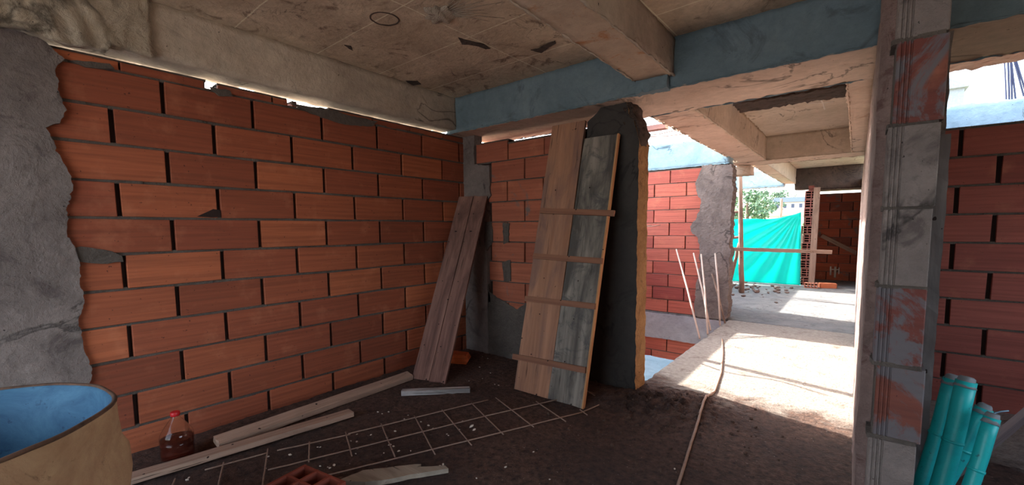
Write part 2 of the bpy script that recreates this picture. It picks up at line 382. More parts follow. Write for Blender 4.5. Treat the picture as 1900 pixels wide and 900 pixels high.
# column at the end of wall B, shade and bounce light painted in
bm = bmesh.new()
prof = [(-2.0, -.03), (-1.5, -.03), (-1.5, 2.22), (-1.51, 2.30), (-1.55, 2.40), (-1.6, 2.47), (-1.62, 2.575), (-1.86, 2.575), (-1.93, 2.5), (-2.0, 2.46)]
fs = prism(bm, ragged(prof, .03, .012, 12), (0, 3.86, 0), EX, UZ, -EY, .225, 0)
fixn(bm)
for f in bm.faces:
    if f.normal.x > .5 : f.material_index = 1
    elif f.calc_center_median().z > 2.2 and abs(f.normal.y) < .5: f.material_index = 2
struct('wall_end_column', bm, [dark_m, tan_m, rough_m], 'concrete column, front darkened as shade, crumbly edge tinted as bounce light, beside the stair void')
bm = gridbox(-1.66, -1.49, 3.645, 3.87, 2.2, 2.58, .03, .03, 14)
for v in bm.verts:
    if v.co.x > -1.58 and v.co.z > 2.3: v.co.x -= (v.co.z-2.3)*.35
struct('wall_end_mortar', bm, rough_m, 'crumbling brown mortar packed above the dark fronted column')
# unseen walls added to shape the sun patch on the corridor floor
for nm, b_, lb in (('wall_stair_shade', (-3.72, -1.8, 4.02, 4.17, -3, 2.5), 'added unseen brick stub shading the near corridor floor'), ('wall_outer_shade', (-3.84, -3.7, 4.0, 7.5, -3, 1.52), 'added unseen half height wall shading the corridor floor edge')):
    bm = bmesh.new(); box(bm, *b_); struct(nm, bm, brick_r, lb)
# ------------------------------------------------------------------ CEILING and beams
def pk_soff(n, c): return 1 if n.z < -.5 else 0
bm = bmesh.new()
bm = gridbox(-3.7, 3.2, -2.5, 5.88, 2.95, 3.12, .14, .006, 5)
dele = [f for f in bm.faces if f.calc_center_median().x < -1.2 and f.calc_center_median().y > 4.25]
bmesh.ops.delete(bm, geom=dele, context='FACES')
# marks cast into the ceiling: a raised ring, a crater of mortar, a spall
def torus(bm, c, R_, r, sx=1, seg=36):
    rings = []
    for i in range(seg):
        a = 2*math.pi*i/seg; rr = R_*(1+.06*noise.noise(Vector((math.cos(a)*2, math.sin(a)*2, 1))))
        rings.append([bm.verts.new((c[0]+math.cos(a)*(rr+r*math.cos(b)), c[1]+sx*math.sin(a)*(rr+r*math.cos(b)), c[2]+r*.7*math.sin(b))) for b in [2*math.pi*k/6 for k in range(6)]])
    for i in range(seg):
        A, B = rings[i], rings[(i+1) % seg]
        for k in range(6): bm.faces.new((A[k], A[(k+1) % 6], B[(k+1) % 6], B[k]))
struct('ceiling', bm, ceil_m, 'tan concrete ceiling slab with formwork seams and stains')
ce = bpy.data.objects['ceiling']
bm = bmesh.new(); torus(bm, (-2.65, 1.905, 2.949), .095, .006, 1.0); o = obj('cast_ring', bm, rough_m, ce, smooth=True)
bm = bmesh.new()
g = bmesh.ops.create_icosphere(bm, subdivisions=4, radius=1)['verts']
for v in g:
    v.co = Vector((v.co.x*.1, v.co.y*.1, v.co.z*.03)); v.co *= 1+.55*noise.noise(v.co*26); v.co += Vector((-2.30, 2.10, 2.95))
obj('mortar_lump', bm, film_m, ce, smooth=True)
bm = bmesh.new()
for a in range(9):
    t = a*.16-.3; L = .22+.2*random.random(); d = Vector((math.cos(t), math.sin(t), 0)); s = Vector((-2.30, 2.10, 2.946))+d*.09
    tube(bm, [s, s+d*L*.5+Vector((.01, 0, 0)), s+d*L], .004, 5, r2=.0012)
obj('wrinkle_ridge', bm, film_m, ce)
bm = bmesh.new()
for pix in ([(852, 70), (866, 74), (884, 78), (898, 82), (911, 90), (902, 91), (888, 86), (870, 83), (856, 82)], [(640, 84), (652, 86), (655, 94), (648, 90)], [(985, 92), (1000, 90), (1030, 75), (1032, 80), (1004, 98)], [(556, 100), (575, 108), (586, 110), (585, 116), (572, 113)], [(752, 150), (775, 150), (782, 156), (765, 158)]):
    pts = [at(x, y, 'Z', 2.945) for x, y in pix]; prism(bm, ragged([(p.x, p.y) for p in pts], .02, .008, pix[0][0]), (0, 0, 2.946), EX, EY, UZ, -.004)
fixn(bm); obj('spall', bm, rough_m, ce)
# left beam
bm = gridbox(-3.86, -3.6, -2.5, 3.52, 2.60, 2.96, .05, .009, 6, .012, maxn=140)
struct('ceiling_beam', bm, beam_m, 'grey concrete edge beam above the left brick wall', True)
bm = gridbox(-3.62, -3.575, -1.2, .80, 2.60, 2.96, .022, .010, 9, .010, maxn=120)
for v in bm.verts:
    c = v.co
    if c.x > -3.6: c.x += .022*abs(noise.noise(Vector((0, c.y*9+c.z*5, c.z*3))))+.012*noise.noise(c*22)
    if c.z < 2.65 and c.y < .6: c.z -= .05*(1+noise.noise(Vector((c.y*6, 1, 0))))*.7
struct('ceiling_beam_capital', bm, film_m, 'crumpled concrete patch where the left column meets the beam', True)
# beam B
def lip(bm, p, q, r0=.007, mi=0):
    # crumbly bead of leaked mortar along a formwork edge
    p, q = Vector(p), Vector(q); n_ = int((q-p).length/.022); t = (q-p).normalized(); a = t.cross(UZ).normalized(); rings = []
    for i in range(n_+1):
        c = p.lerp(q, i/n_); rr = r0*(1+1.1*noise.noise(c*13)+.8*noise.noise(c*47)); rr = max(rr, .001); c = c+noise.noise_vector(c*21)*.007
        rings.append([bm.verts.new(c+(a*math.cos(u)+UZ*math.sin(u))*rr) for u in (0, 1.26, 2.51, 3.77, 5.03)])
    for A, B in zip(rings, rings[1:]):
        for k in range(5): bm.faces.new((A[k], B[k], B[(k+1) % 5], A[(k+1) % 5])).material_index = mi
def beam(name, a, mats, label, pick=pk_soff, seg=.05, amp=.005, edge=.016, freq=7, **k):
    bm = gridbox(*a, seg, amp, freq, edge, pick, 150, **k); x0, x1, y0, y1, z0, z1 = a
    if y1-y0 > x1-x0: lip(bm, (x0, y0, z0), (x0, y1, z0)); lip(bm, (x1, y0, z0), (x1, y1, z0))
    else: lip(bm, (x0, y0, z0), (x1, y0, z0)); lip(bm, (x0, y1, z0), (x1, y1, z0))
    return struct(name, bm, mats, label, True)
beam('ceiling_beam', (-3.75, XW+.02, 3.5, 4.25, 2.57, 2.96), [blue_m, soff_m], 'blue grey concrete beam crossing the ceiling above the leaning boards')
beam('ceiling_beam', (XW+.1, 3.2, 3.5, 4.25, 2.58, 2.96), [blue_m, soff_m], 'blue grey concrete beam crossing the room right of the pillar')
# small ledge under the crossing of the two beams
beam('ceiling_beam', (-1.46, -1.17, -2.5, 3.5, 2.66, 2.96), [beam_m, rust_m], 'concrete beam running away from the camera with rust stained underside')
bm = gridbox(-1.46, -1.2, 3.44, 3.52, 2.56, 2.68, .03, .008, 12, .01); struct('ceiling_beam_stub', bm, blue_m, 'dark concrete stub under the end of the rust stained beam')
# corridor: slab, beams E, D, small right beam
bm = gridbox(-1.3, XW+.2, 5.88, 14.2, 2.95, 3.1, .2, .003, 5)
struct('ceiling', bm, slab_m, 'pale concrete slab above the corridor')
bm = bmesh.new()
for L in (((1498, 192), (1548, 188)), ((1520, 180), (1530, 202))):
    a, b = at(*L[0], 'Z', 2.948), at(*L[1], 'Z', 2.948); tube(bm, [a, (a+b)/2+Vector((.01, .01, 0)), b], .010, 6)
obj('chalk_cross', bm, chip_m, bpy.data.objects['ceiling.001'])
bm = gridbox(-1.2, XW+.01, 5.66, 6.1, 2.9, 2.96, .03, .012, 14, .02)  # strip darker and rougher than the slab around it
struct('ceiling_trim', bm, rough_m, 'dark rough strip across the corridor slab')
bm = gridbox(XW+.2, 3.2, 5.2, 5.55, 2.91, 2.96, .04, .012, 14, .02)
struct('ceiling_trim', bm, rough_m, 'dark rough strip of concrete at the slab edge of the right room')
bm = gridbox(XW+.2, 3.2, 5.55, 5.92, 2.93, 2.97, .04, .012, 14, .02)
struct('ceiling_trim', bm, soff_m, 'pale ragged slab edge of the right room')
beam('ceiling_beam', (-1.64, -1.22, 4.2, 8.3, 2.57, 2.96), [slab_m, soff_m], 'tan concrete beam along the left side of the corridor roof', edge=.03)
beam('ceiling_beam', (-1.75, XW+.01, 8.25, 8.76, 2.57, 2.96), [slab_m, soff_m], 'tan concrete beam crossing the middle of the corridor')
beam('ceiling_beam', (-.11, XW+.01, 4.25, 8.26, 2.58, 2.96), [soff_m, soff_m], 'narrow rough beam against the right corridor wall', edge=.03)
beam('ceiling_beam', (-1.52, -1.28, 8.76, 13.3, 2.57, 2.96), [slab_m, soff_m], 'concrete beam along the left side of the far bay')
beam('ceiling_beam', (-1.3, XW+.01, 13.3, 13.6, 2.42, 2.96), [rough_m, rough_m], 'concrete lintel beam above the far brick pier')
bm = gridbox(-1.95, -1.5, 8.6, 8.9, 2.40, 2.55, .05, .006, 8, .01); struct('ceiling_beam_end', bm, rust_m, 'short brown beam end beside the far column')
beam('ceiling_beam', (-6, -1.5, 12.95, 13.25, 2.50, 2.93), [cyan_m, pale_m], 'pale blue outer beam above the turquoise tarp')
beam('ceiling_beam', (-2.95, -1.6, 7.44, 7.7, 2.47, 2.90), [cyan_m, pale_m], 'pale blue concrete beam on top of the red brick wall', edge=.02)
beam('ceiling_beam', (.25, 3.4, 7.44, 7.7, 2.50, 2.90), [cyan_m, pale_m], 'pale blue concrete beam seen through the opening on the right', edge=.02)
# ------------------------------------------------------------------ WALL B2 across the void
bm = bmesh.new()
rows2 = [(.005+.2215*i, .005+.2215*(i+1)) for i in range(11)]
bricks(bm, (0, 7.45, 0), EX, -EY, -3.3, -1.75, rows2, .54, (-2.51, -2.24), th=.14)
rows3 = [(-.47-.225*(i+1), -.47-.225*i) for i in range(10)]
bricks(bm, (0, 7.45, 0), EX, -EY, -3.3, -1.4, rows3, .54, (-2.51, -2.24), th=.14)
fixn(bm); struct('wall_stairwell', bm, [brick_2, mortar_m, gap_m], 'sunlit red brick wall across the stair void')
bm = gridbox(-3.3, -1.55, 7.425, 7.7, -.47, -.03, .05, .005, 8, .008); struct('trim_1', bm, pale_m, 'pale concrete floor band below the red brick wall')
bm = bmesh.new()
e2 = [(-1.545, .0), (-1.54, 2.45), (-2.0, 2.46), (-2.04, 2.3), (-2.08, 2.2), (-2.06, 2.05), (-2.0, 1.9), (-2.02, 1.75), (-2.08, 1.6), (-2.15, 1.48), (-2.14, 1.4), (-2.05, 1.32), (-2.0, 1.2), (-1.98, .9), (-2.02, .6), (-2.05, .3), (-2.05, .0)]
prism(bm, ragged(e2, .014, .022, 21), (0, 7.68, 0), EX, UZ, -EY, .27, 0)
fixn(bm); struct('wall_stairwell_column', bm, col_m, 'grey plastered column with ragged edge at the end of the red brick wall')
bm = bmesh.new(); box(bm, -8, -3.3, 7.45, 7.6, -3, 2.3); struct('wall_stairwell_shade', bm, brick_r, 'added unseen brick wall left of the stair void, ending the sun patch')  # added out of view, its top sets the far shadow edge
bm = bmesh.new(); box(bm, -3.84, -3.7, 7.6, 8.85, -3, 2.95); struct('wall_shade_near', bm, brick_r, 'added unseen wall shading the near terrace floor')  # unseen wall added to keep sun off the near terrace
bm = bmesh.new(); box(bm, -3.84, -3.7, 8.85, 12.6, -3, 1.68); struct('wall_shade_low', bm, brick_r, 'added unseen low wall trimming the sun on the terrace')  # unseen wall added, height set by the far sun patch
bm = bmesh.new(); box(bm, -3.7, -2.0, 8.7, 8.85, -.1, 2.95); struct('wall_shade_mid', bm, brick_r, 'added unseen brick wall shading the middle of the terrace')  # unseen wall added for its shadow between the two sun patches
bm = gridbox(-3.0, -1.56, 3.95, 5.45, -.42, -.2, .08, .008, 8, .01)
struct('stair_landing', bm, cyan_m, 'bluish concrete stair landing below the corridor floor edge')
bm = bmesh.new(); box(bm, -3.7, -1.4, 3.9, 7.45, -3.1, -3.0); struct('floor', bm, col_m, 'concrete floor at the bottom of the stair void')
# ------------------------------------------------------------------ RIGHT WALL and its end pillar
bm = gridbox(XW, XW+.13, 2.49, 15, -.02, 2.6, .07, .006, 8, .004, maxn=190)
for v in bm.verts:
    if v.co.x < XW+.02 and v.co.y < 5: v.co.x += .004*noise.noise(Vector((0, v.co.y*40, v.co.z*4)))
struct('wall_right', bm, side_m, 'long rough mortared wall on the right side of the corridor', True)
# pillar of tall ribbed blocks
bm = bmesh.new(); zb = [-.08, .25, .58, .90, 1.23, 1.55, 1.88, 2.21, 2.56, 2.95]
lay = bm.faces.layers.float.new('tone'); tones = [.9, .2, .8, .1, .95, .5, .1, .3, .1]
for i, (z0, z1) in enumerate(zip(zb, zb[1:])):
    x0 = XW+.042+random.uniform(-.008, .008); x1 = x0+.15+random.uniform(-.006, .006); y0 = 2.35+random.uniform(-.006, .006); y1 = 2.50 if z0 < 2.5 else 3.5
    prof_ = [(x0+.0, y1)]
    nr = 6                                   # ribs on the face that looks along the corridor and on the front's left part
    for k in range(nr):
        yy = y1-(y1-y0)*(k+.15)/nr; dy = (y1-y0)/nr
        prof_ += [(x0, yy), (x0, yy-dy*.5), (x0+.007, yy-dy*.6), (x0+.007, yy-dy*.85)]
    prof_ += [(x0, y0+.004), (x0+.004, y0)]
    for k in range(3):
        xx = x0+.012+k*.014; prof_ += [(xx, y0), (xx+.003, y0+.006), (xx+.006, y0+.006), (xx+.008, y0)]
    prof_ += [(x1-.004, y0), (x1, y0+.005), (x1, y1)]
    o_ = len(bm.faces); fs = prism(bm, prof_, (0, 0, z0+.006), EX, EY, UZ, z1-z0-.012, 1 if i in (1, 4, 5, 7, 8) else 0)
    for f in fs: f[lay] = tones[i]
box(bm, XW+.045, XW+.17, 2.362, 2.55, -.05, 2.95, 2)
for z in zb[1:-1]:
    pr = ragged([(XW+.03, 2.352), (XW+.185, 2.352), (XW+.185, 2.54), (XW+.03, 2.54)], .02, .006, z); prism(bm, pr, (0, 0, z-.010), EX, EY, UZ, .02, 2)
fixn(bm)
struct('wall_right_pillar', bm, [block_m, col_m, mortar_m], 'pillar of tall ribbed blocks ending the right corridor wall')
# mortar smears on the front of the pillar
# ------------------------------------------------------------------ RIGHT ROOM
bm = bmesh.new()
rowsR = [(.0+.2285*i-.08+.0, .0+.2285*(i+1)-.08) for i in range(10)]
rowsR = [(z0+.045, z1+.045) for z0, z1 in rowsR]
bricks(bm, (0, 5.0, 0), EX, -EY, XW+.13, 3.2, rowsR, .47, (.78+.06, .62), th=.13, joint=.03, gap=.016, jz=.004)
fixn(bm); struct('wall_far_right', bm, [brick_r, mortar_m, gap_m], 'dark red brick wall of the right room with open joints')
bm = gridbox(XW+.13, .375, 3.55, 3.8, 0, 2.6, .06, .006, 8, .006); struct('wall_right_column', bm, col_m, 'grey concrete column half hidden behind the ribbed pillar')
bm = bmesh.new(); box(bm, .2, 3.2, -2.65, -2.5, -.1, 3.0); box(bm, -3.84, .2, -2.65, -2.5, -.1, .1); box(bm, -3.84, -3.5, -2.65, -2.5, .1, 3.0)
struct('wall_front', bm, brick_r, 'brick wall of the room behind the viewpoint with a wide opening')
bm = bmesh.new(); box(bm, -3.84, -3.72, -2.5, -.6, -.1, 2.57); struct('wall_left', bm, brick_r, 'brick wall continuing left of the grey plastered column')
bm = bmesh.new(); box(bm, -9, 1.5, -9, -2.66, -.3, -.06); struct('floor', bm, pale_m, 'added pale slab behind the viewpoint, bouncing sunlight to the ceiling')  # added slab that reflects sunlight up into the room
bm = bmesh.new(); box(bm, 3.2, 3.35, -2.5, 1.0, -.1, 3.1); box(bm, 3.2, 3.35, 1.0, 3.4, -.1, .9); box(bm, 3.2, 3.35, 1.0, 3.4, 2.3, 3.1); box(bm, 3.2, 3.35, 3.4, 7.5, -.1, 3.1); struct('wall_side_right', bm, brick_r, 'far side wall of the right room')
# ================================================================== THINGS
def board_mesh(w_, t, L, seg=24, amp=.003, notch=.012, taper=0, seed=0):
    """local x = width, y = thickness, z = length"""
    bm = bmesh.new(); rings = []
    for k in range(seg+1):
        s = k/seg; z = L*s; ww = w_*(1-taper*s)
        q = [(-ww/2, -t/2), (-ww/6, -t/2), (ww/6, -t/2), (ww/2, -t/2), (ww/2, t/2), (-ww/2, t/2)]; ring = []
        for i, (x, y) in enumerate(q):
            nn = noise.noise_vector(Vector((x*5+seed, y*5, z*4)))
            dz = 0
            if k in (0, seg): dz = notch*noise.noise(Vector((x*30+seed, seed, k)))
            ring.append(bm.verts.new((x+nn.x*amp, y+nn.y*amp*.6, z+dz)))
        rings.append(ring)
    for A, B in zip(rings, rings[1:]):
        for i in range(6): bm.faces.new((A[i], A[(i+1) % 6], B[(i+1) % 6], B[i]))
    bm.faces.new(rings[0][::-1]); bm.faces.new(rings[-1]); return fixn(bm)
def frame(p0, p1, wv, off=0):
    """matrix: z along p0>p1, x along wv, y = z cross x"""
    p0, p1, wv = Vector(p0), Vector(p1), Vector(wv); z = (p1-p0).normalized(); x = (wv-z*wv.dot(z)).normalized(); y = z.cross(x)
    m = Matrix((x, y, z)).transposed().to_4x4(); m.translation = p0; return m, (p1-p0).length
# --- leaning dark board, two planks
p0 = Vector((-3.175, 2.66, .0)); p1 = Vector((-3.50, 3.665, 1.84)); wv = Vector((.36, .11, -.01))
m4, L = frame(p0, p1, wv)
e = empty('leaning_board', p0, 'dark brown double board leaning into the corner of the brick walls', 'board')
for s, ww in ((-1, .19), (1, .175)):
    obj('plank', board_mesh(ww, .025, L, 26, .003, .02, .03, s*3+5), wood_b1, e, mat4=m4 @ Matrix.Translation((s*.094, 0, .012)))
# --- plank panel with battens
def pp(x, z): return Vector((x, 3.03+.238*z, z))
e = empty('plank_panel', (-2.04, 3.03, 0), 'tall panel of one brown and one grey plank joined by cross battens', 'panel')
m4, L = frame(pp(-2.215, .0), pp(-2.185, 2.47), (1, 0, 0)); obj('brown_plank', board_mesh(.375, .028, L, 40, .003, .012, .03, 1), wood_warm, e, mat4=m4)['label'] = 'warm brown left plank'
m4, L = frame(pp(-1.86, .0), pp(-1.825, 2.29), (1, 0, 0)); obj('grey_plank', board_mesh(.335, .028, L, 40, .003, .01, .02, 9), wood_grey, e, mat4=m4)['label'] = 'weathered grey right plank'
m4, L = frame(pp(-1.685, .0), pp(-1.655, 2.29), (1, 0, 0)); obj('edge_lath', board_mesh(.014, .034, L, 30, .002, .004, 0, 2), wood_lath, e, mat4=m4 @ Matrix.Translation((0, -.004, 0)))['label'] = 'thin light wooden edge strip'
for (xa, ya), (xb, yb) in (((1003, 391), (1140, 396)), ((990, 475), (1118, 485)), ((975, 554), (1105, 569)), ((952, 661), (1087, 687))):
    def hit(px, py):
        d = (at(px, py, 'Z', .01 if py > 440 else 3)-CAM).normalized(); t = (3.03-.024+.238*CAM.z-CAM.y)/(d.y-.238*d.z); return CAM+d*t
    a, b = hit(xa, ya), hit(xb, yb)
    m4, L = frame(a, b, Vector((0, .238, 1))); obj('batten', board_mesh(.05, .022, L, 8, .002, .004, 0, xa), wood_bat, e, mat4=m4)
# --- floor planks
def thing_board(name, a, b, wv, w_, t, mat, label, cat, off=Vector((0, 0, 0)), **k):
    m4, L = frame(Vector(a)+off, Vector(b)+off, wv); o = obj(name, board_mesh(w_, t, L, **k), mat, mat4=m4); return tag(o, label, cat)
thing_board('floor_plank', (-3.30, .28, .03), (-3.075, 1.775, .03), (1, 0, .05), .105, .035, wood_floor, 'long plank lying nearest on the floor along the left wall', 'plank', seed=3)
thing_board('floor_plank', (-3.33, .93, .045), (-3.385, 2.60, .04), (1, 0, -.25), .10, .045, wood_floor, 'second plank lying between the near plank and the brick wall', 'plank', seed=8)
thing_board('whitewashed_batten', (-3.12, 2.30, .022), (-2.68, 2.72, .022), (.7, -.7, 0), .06, .042, wood_white, 'short white painted batten on the floor before the dark board', 'batten', seed=5)
# wood shards in front
bm = bmesh.new(); sh = [(-2.27, 1.22), (-2.13, 1.30), (-2.02, 1.44), (-1.99, 1.50), (-1.86, 1.69), (-1.90, 1.70), (-2.02, 1.58), (-2.03, 1.62), (-2.10, 1.54), (-2.25, 1.36)]
prism(bm, ragged(sh, .03, .006, 3), (0, 0, .012), EX, EY, UZ, .028); fixn(bm)
tag(obj('wood_shard', bm, wood('pale_shard', (150, 138, 122), (176, 164, 146), (110, 98, 88), stain=.65, axis=0)), 'splintered pale piece of wood at the front of the floor', 'wood')
# orange brick fragment
bm = bmesh.new(); lay = bm.faces.layers.float.new('tone')
prism(bm, [(0, 0), (.25, -.02), (.29, .05), (.26, .1), (.04, .12)], (-3.50, 3.14, .0), Vector((.85, .53, 0)), UZ, Vector((-.53, .85, 0)), .12); fixn(bm)
tag(obj('brick_fragment', bm, brick_mat('bright_orange_fragment', [(226, 108, 52), (236, 120, 60)])), 'bright orange broken brick behind the foot of the dark board', 'brick')
# hollow brick: end face with holes, built as webs
def hollow(bm, w_, h, d, nx, nz, t=.012, mi=0, back=True):
    """open cells seen along -y; x width, z height, depth d along +y"""
    for i in range(nx+1):
        x = i*(w_-t)/nx; box(bm, x, x+t, 0, d, 0, h, mi)
    for j in range(nz+1):
        z = j*(h-t)/nz; box(bm, t*.5, w_-t*.5, .0015, d-.0015, z, z+t, mi)
loose_m = brick_mat('loose_brick', [(150, 74, 56), (128, 62, 48)])
bm = bmesh.new(); bm.faces.layers.float.new('tone')
hollow(bm, .33, .22, .2, 3, 2, .014)
bm.transform(Matrix.Rotation(math.radians(90), 4, 'X'))        # cells now look up
zmin = min(v.co.z for v in bm.verts); ymin = min(v.co.y for v in bm.verts); bm.transform(Matrix.Translation((0, -ymin, -zmin)))
hb = obj('hollow_brick', bm, loose_m); hb.matrix_basis = Matrix.Translation((-2.27, .83, .0)) @ Matrix.Rotation(math.radians(9), 4, 'Z')
tag(hb, 'hollow clay brick standing on end with open cells at the front', 'brick')
# --- wire mesh on the floor
bm = bmesh.new()
def fl(x, y, z=.016): p = at(x, y, 'Z', z); return p
wires = [((646, 805), (905, 742)), ((651, 834), (900, 772)), ((900, 772), (1040, 740)), ((737, 850), (1080, 765)), ((1080, 765), (1130, 743)),
         ((641, 802), (653, 846)), ((707, 786), (733, 848)), ((769, 772), (807, 843)), ((820, 760), (875, 826)), ((875, 748), (934, 806)), ((920, 738), (990, 792)), ((995, 745), (1050, 782)), ((1088, 725), (1130, 750)), ((1076, 760), (1090, 770)),
         ((497, 833), (487, 900)), ((574, 820), (573, 857)), ((514, 836), (650, 806)), ((497, 872), (651, 834)), ((415, 858), (405, 900)), ((380, 872), (497, 840)), ((325, 888), (318, 905)), ((573, 890), (737, 850))]
for i, (a, b) in enumerate(wires):
    A, B = fl(*a), fl(*b); n_ = 8
    tube(bm, [A.lerp(B, k/n_)+Vector((noise.noise(Vector((i, k*.7, 0)))*.004, 0, noise.noise(Vector((i, k, 5)))*.004)) for k in range(n_+1)], .0046, 6)
tag(obj('wire_mesh', bm, steel), 'welded steel reinforcing mesh lying flat on the dark floor', 'mesh')
# --- chips
def rock(bm, r, seed, flat=.6):
    g = bmesh.ops.create_icosphere(bm, subdivisions=1, radius=r)['verts']
    for v in g: v.co *= 1+.5*noise.noise(v.co/r+Vector((seed*3.1, 0, 0))); v.co.z *= flat
bm = bmesh.new(); rock(bm, .008, 1); chip0 = obj('plaster_chip', bm, chip_m)
tag(chip0, 'small white plaster chip scattered on the dark floor around the wire mesh', 'chip', 'white chips scattered round the wire mesh')
spots = [(538, 842), (589, 827), (594, 827), (662, 803), (651, 815), (688, 803), (701, 762), (709, 765), (721, 761), (757, 767), (664, 830), (662, 815), (733, 796), (718, 809), (660, 837), (750, 774), (781, 779), (795, 786), (803, 793), (774, 800), (829, 803), (858, 778), (852, 794), (875, 790, 2.2), (880, 796, 1.6), (832, 806), (738, 835), (608, 862), (612, 867), (594, 862), (620, 861), (675, 876), (655, 895), (730, 824), (822, 861), (800, 870), (723, 823, 1.6), (712, 838), (690, 819), (347, 888, 1.5), (350, 884), (497, 845), (493, 868), (740, 834), (762, 835), (1005, 715), (890, 680), (895, 700), (925, 713), (870, 705), (910, 690), (1083, 730), (938, 862), (1020, 886), (990, 835), (1252, 868), (895, 660), (905, 663), (817, 865), (787, 866), (884, 883), (918, 712)]
for i, s in enumerate(spots):
    o = chip0 if i == 0 else chip0.copy()
    if i: C.objects.link(o)
    p = at(s[0], s[1], 'Z', .01); k = (s[2] if len(s) > 2 else 1)*random.uniform(.7, 1.3)
    o.location = (p.x, p.y, floor_h(p.x, p.y)+.004*k); o.rotation_euler = (random.random()*.4, 0, random.random()*6); o.scale = (k, k*random.uniform(.6, 1), k*.8)
# dirt clods on the mound
bm = bmesh.new(); rock(bm, .014, 4, .8); clod0 = obj('dirt_clod', bm, clod_m)
tag(clod0, 'brown clod of dry earth on the dirt floor around the foot of the dark fronted column', 'clod', 'earth clods on the dirt floor')
for i in range(130):
    o = clod0 if i == 0 else clod0.copy()
    if i: C.objects.link(o)
    a = random.gauss(-1.15, .42); b = random.gauss(3.25, .36)
    if a < -1.5 and b > 3.6: b -= .3
    b = min(b, 3.85); k = random.uniform(.3, 1.5)
    o.location = (a, b, floor_h(a, b)+.004*k); o.rotation_euler = (random.random()*6, random.random()*6, random.random()*6); o.scale = (k, k*.8, k*.8)
# --- bottle
bc = Vector((-3.40, .735, 0)); BS = Matrix.Translation(bc) @ Matrix.Diagonal((1.28, 1.28, 1.04, 1))
e = empty('plastic_bottle', bc, 'large clear plastic bottle with red cap and brown liquid by the brick wall', 'bottle')
gl = N('clear_plastic'); gl.b.inputs['Base Color'].default_value = (.9, .85, .82, 1); gl.b.inputs['Transmission Weight'].default_value = 1; gl.b.inputs['Roughness'].default_value = .06; gl.b.inputs['IOR'].default_value = 1.05; gl.b.inputs['Alpha'].default_value = .55; gl.b.inputs['Coat Weight'].default_value = 1.0
lq = N('brown_liquid'); lq.b.inputs['Base Color'].default_value = lin((92, 38, 28)); lq.b.inputs['Transmission Weight'].default_value = .5; lq.b.inputs['Roughness'].default_value = .1; lq.b.inputs['IOR'].default_value = 1.3
bm = bmesh.new(); rg = lathe(bm, [(.02, .004), (.062, .004), (.072, .02), (.072, .07), (.068, .08), (.072, .09), (.072, .15), (.068, .17), (.055, .2), (.036, .235), (.02, .262), (.016, .275), (.016, .29)], 32); bm.faces.new(rg[0][::-1])
obj('bottle_body', bm, gl.m, e, mat4=BS)
bm = bmesh.new(); rg = lathe(bm, [(.02, .008), (.058, .008), (.068, .022), (.068, .068), (.064, .08), (.068, .09), (.068, .135)], 32); bm.faces.new(rg[0][::-1]); bm.faces.new(rg[-1])
obj('liquid', bm, lq.m, e, mat4=BS)
bm = bmesh.new(); rg = lathe(bm, [(.0195, .276), (.0205, .28), (.0205, .298), (.018, .302)], 24); bm.faces.new(rg[0][::-1]); bm.faces.new(rg[-1])
obj('cap', bm, plain('red_cap', (206, 32, 40), .4, 0, .0), e, mat4=BS)['label'] = 'red screw cap'
# --- tank (bottom left)
tc = Vector((-2.175, -.135, 0))
tb = N('cream_tank_outside')
c = tb.mix(tb.ramp(tb.noise(4, 8, .7, .8), [(.35, 0.0), (.65, 1.0)]), lin((176, 138, 104)), lin((206, 172, 132)))
c = tb.mix(tb.ramp(tb.noise(9, 8, .75, 1), [(.6, 0.0), (.68, .75)]), c, lin((112, 82, 62))); c = tb.mix(tb.ramp(tb.noise(2, 4), [(.55, 0.0), (.7, .5)]), c, lin((196, 190, 176)))
tb.col(c); tb.bump(tb.noise(12, 8, .7), .6, .02)
ti = N('blue_tank_inside'); c = ti.mix(ti.ramp(ti.noise(6, 8, .7, .5), [(.35, 0.0), (.7, 1.0)]), lin((40, 88, 122)), lin((80, 134, 164)))
c = ti.mix(ti.ramp(ti.noise(22, 5, .7), [(.62, 0.0), (.68, .6)]), c, lin((34, 60, 92))); ti.col(c); ti.b.inputs['Roughness'].default_value = .7
e = empty('water_tank', tc, 'round open tank, cream outside and blue inside, at the lower left', 'tank')
bm = bmesh.new(); rg = lathe(bm, [(.36, .02), (.39, .03), (.42, .35), (.455, .60), (.452, .68), (.435, .72), (.43, .80), (.427, .865), (.418, .872)], 96, wob=.014); bm.faces.new(rg[0][::-1])
obj('tank_shell', bm, tb.m, e, mat4=Matrix.Translation(tc))['label'] = 'cream weathered outer shell'
bm = bmesh.new(); rg = lathe(bm, [(.418, .8725), (.405, .866), (.402, .60), (.385, .3), (.36, .06), (.1, .055)], 96, wob=.014)
bm.faces.new(rg[-1]); obj('tank_lining', bm, ti.m, e, mat4=Matrix.Translation(tc))['label'] = 'blue painted inside'
bm = bmesh.new()
pts = [(math.cos(2*math.pi*k/96), math.sin(2*math.pi*k/96)) for k in range(97)]
tube(bm, [Vector((c_*(.4225+.014*noise.noise(Vector((c_*2, s_*2, 2.6)))), s_*(.4225+.014*noise.noise(Vector((c_*2, s_*2, 2.6)))), .871+.004*noise.noise(Vector((c_*5, s_*5, 0))))) for c_, s_ in pts], .0075, 6, cap=False)
obj('tank_rim', bm, plain('worn_rim', (112, 84, 66), .9, 0, .8, 20), e, mat4=Matrix.Translation(tc))['label'] = 'worn brown rim'
bm = bmesh.new(); rg = lathe(bm, [(.388, .47), (.2, .472)], 48); bm.faces.new(rg[-1]); obj('shade_disc', bm, plain('tank_shade', (14, 14, 18), .8), e, mat4=Matrix.Translation(tc))['label'] = 'added dark disc standing in for the shade inside'  # dark disc imitates the shade deep inside the tank
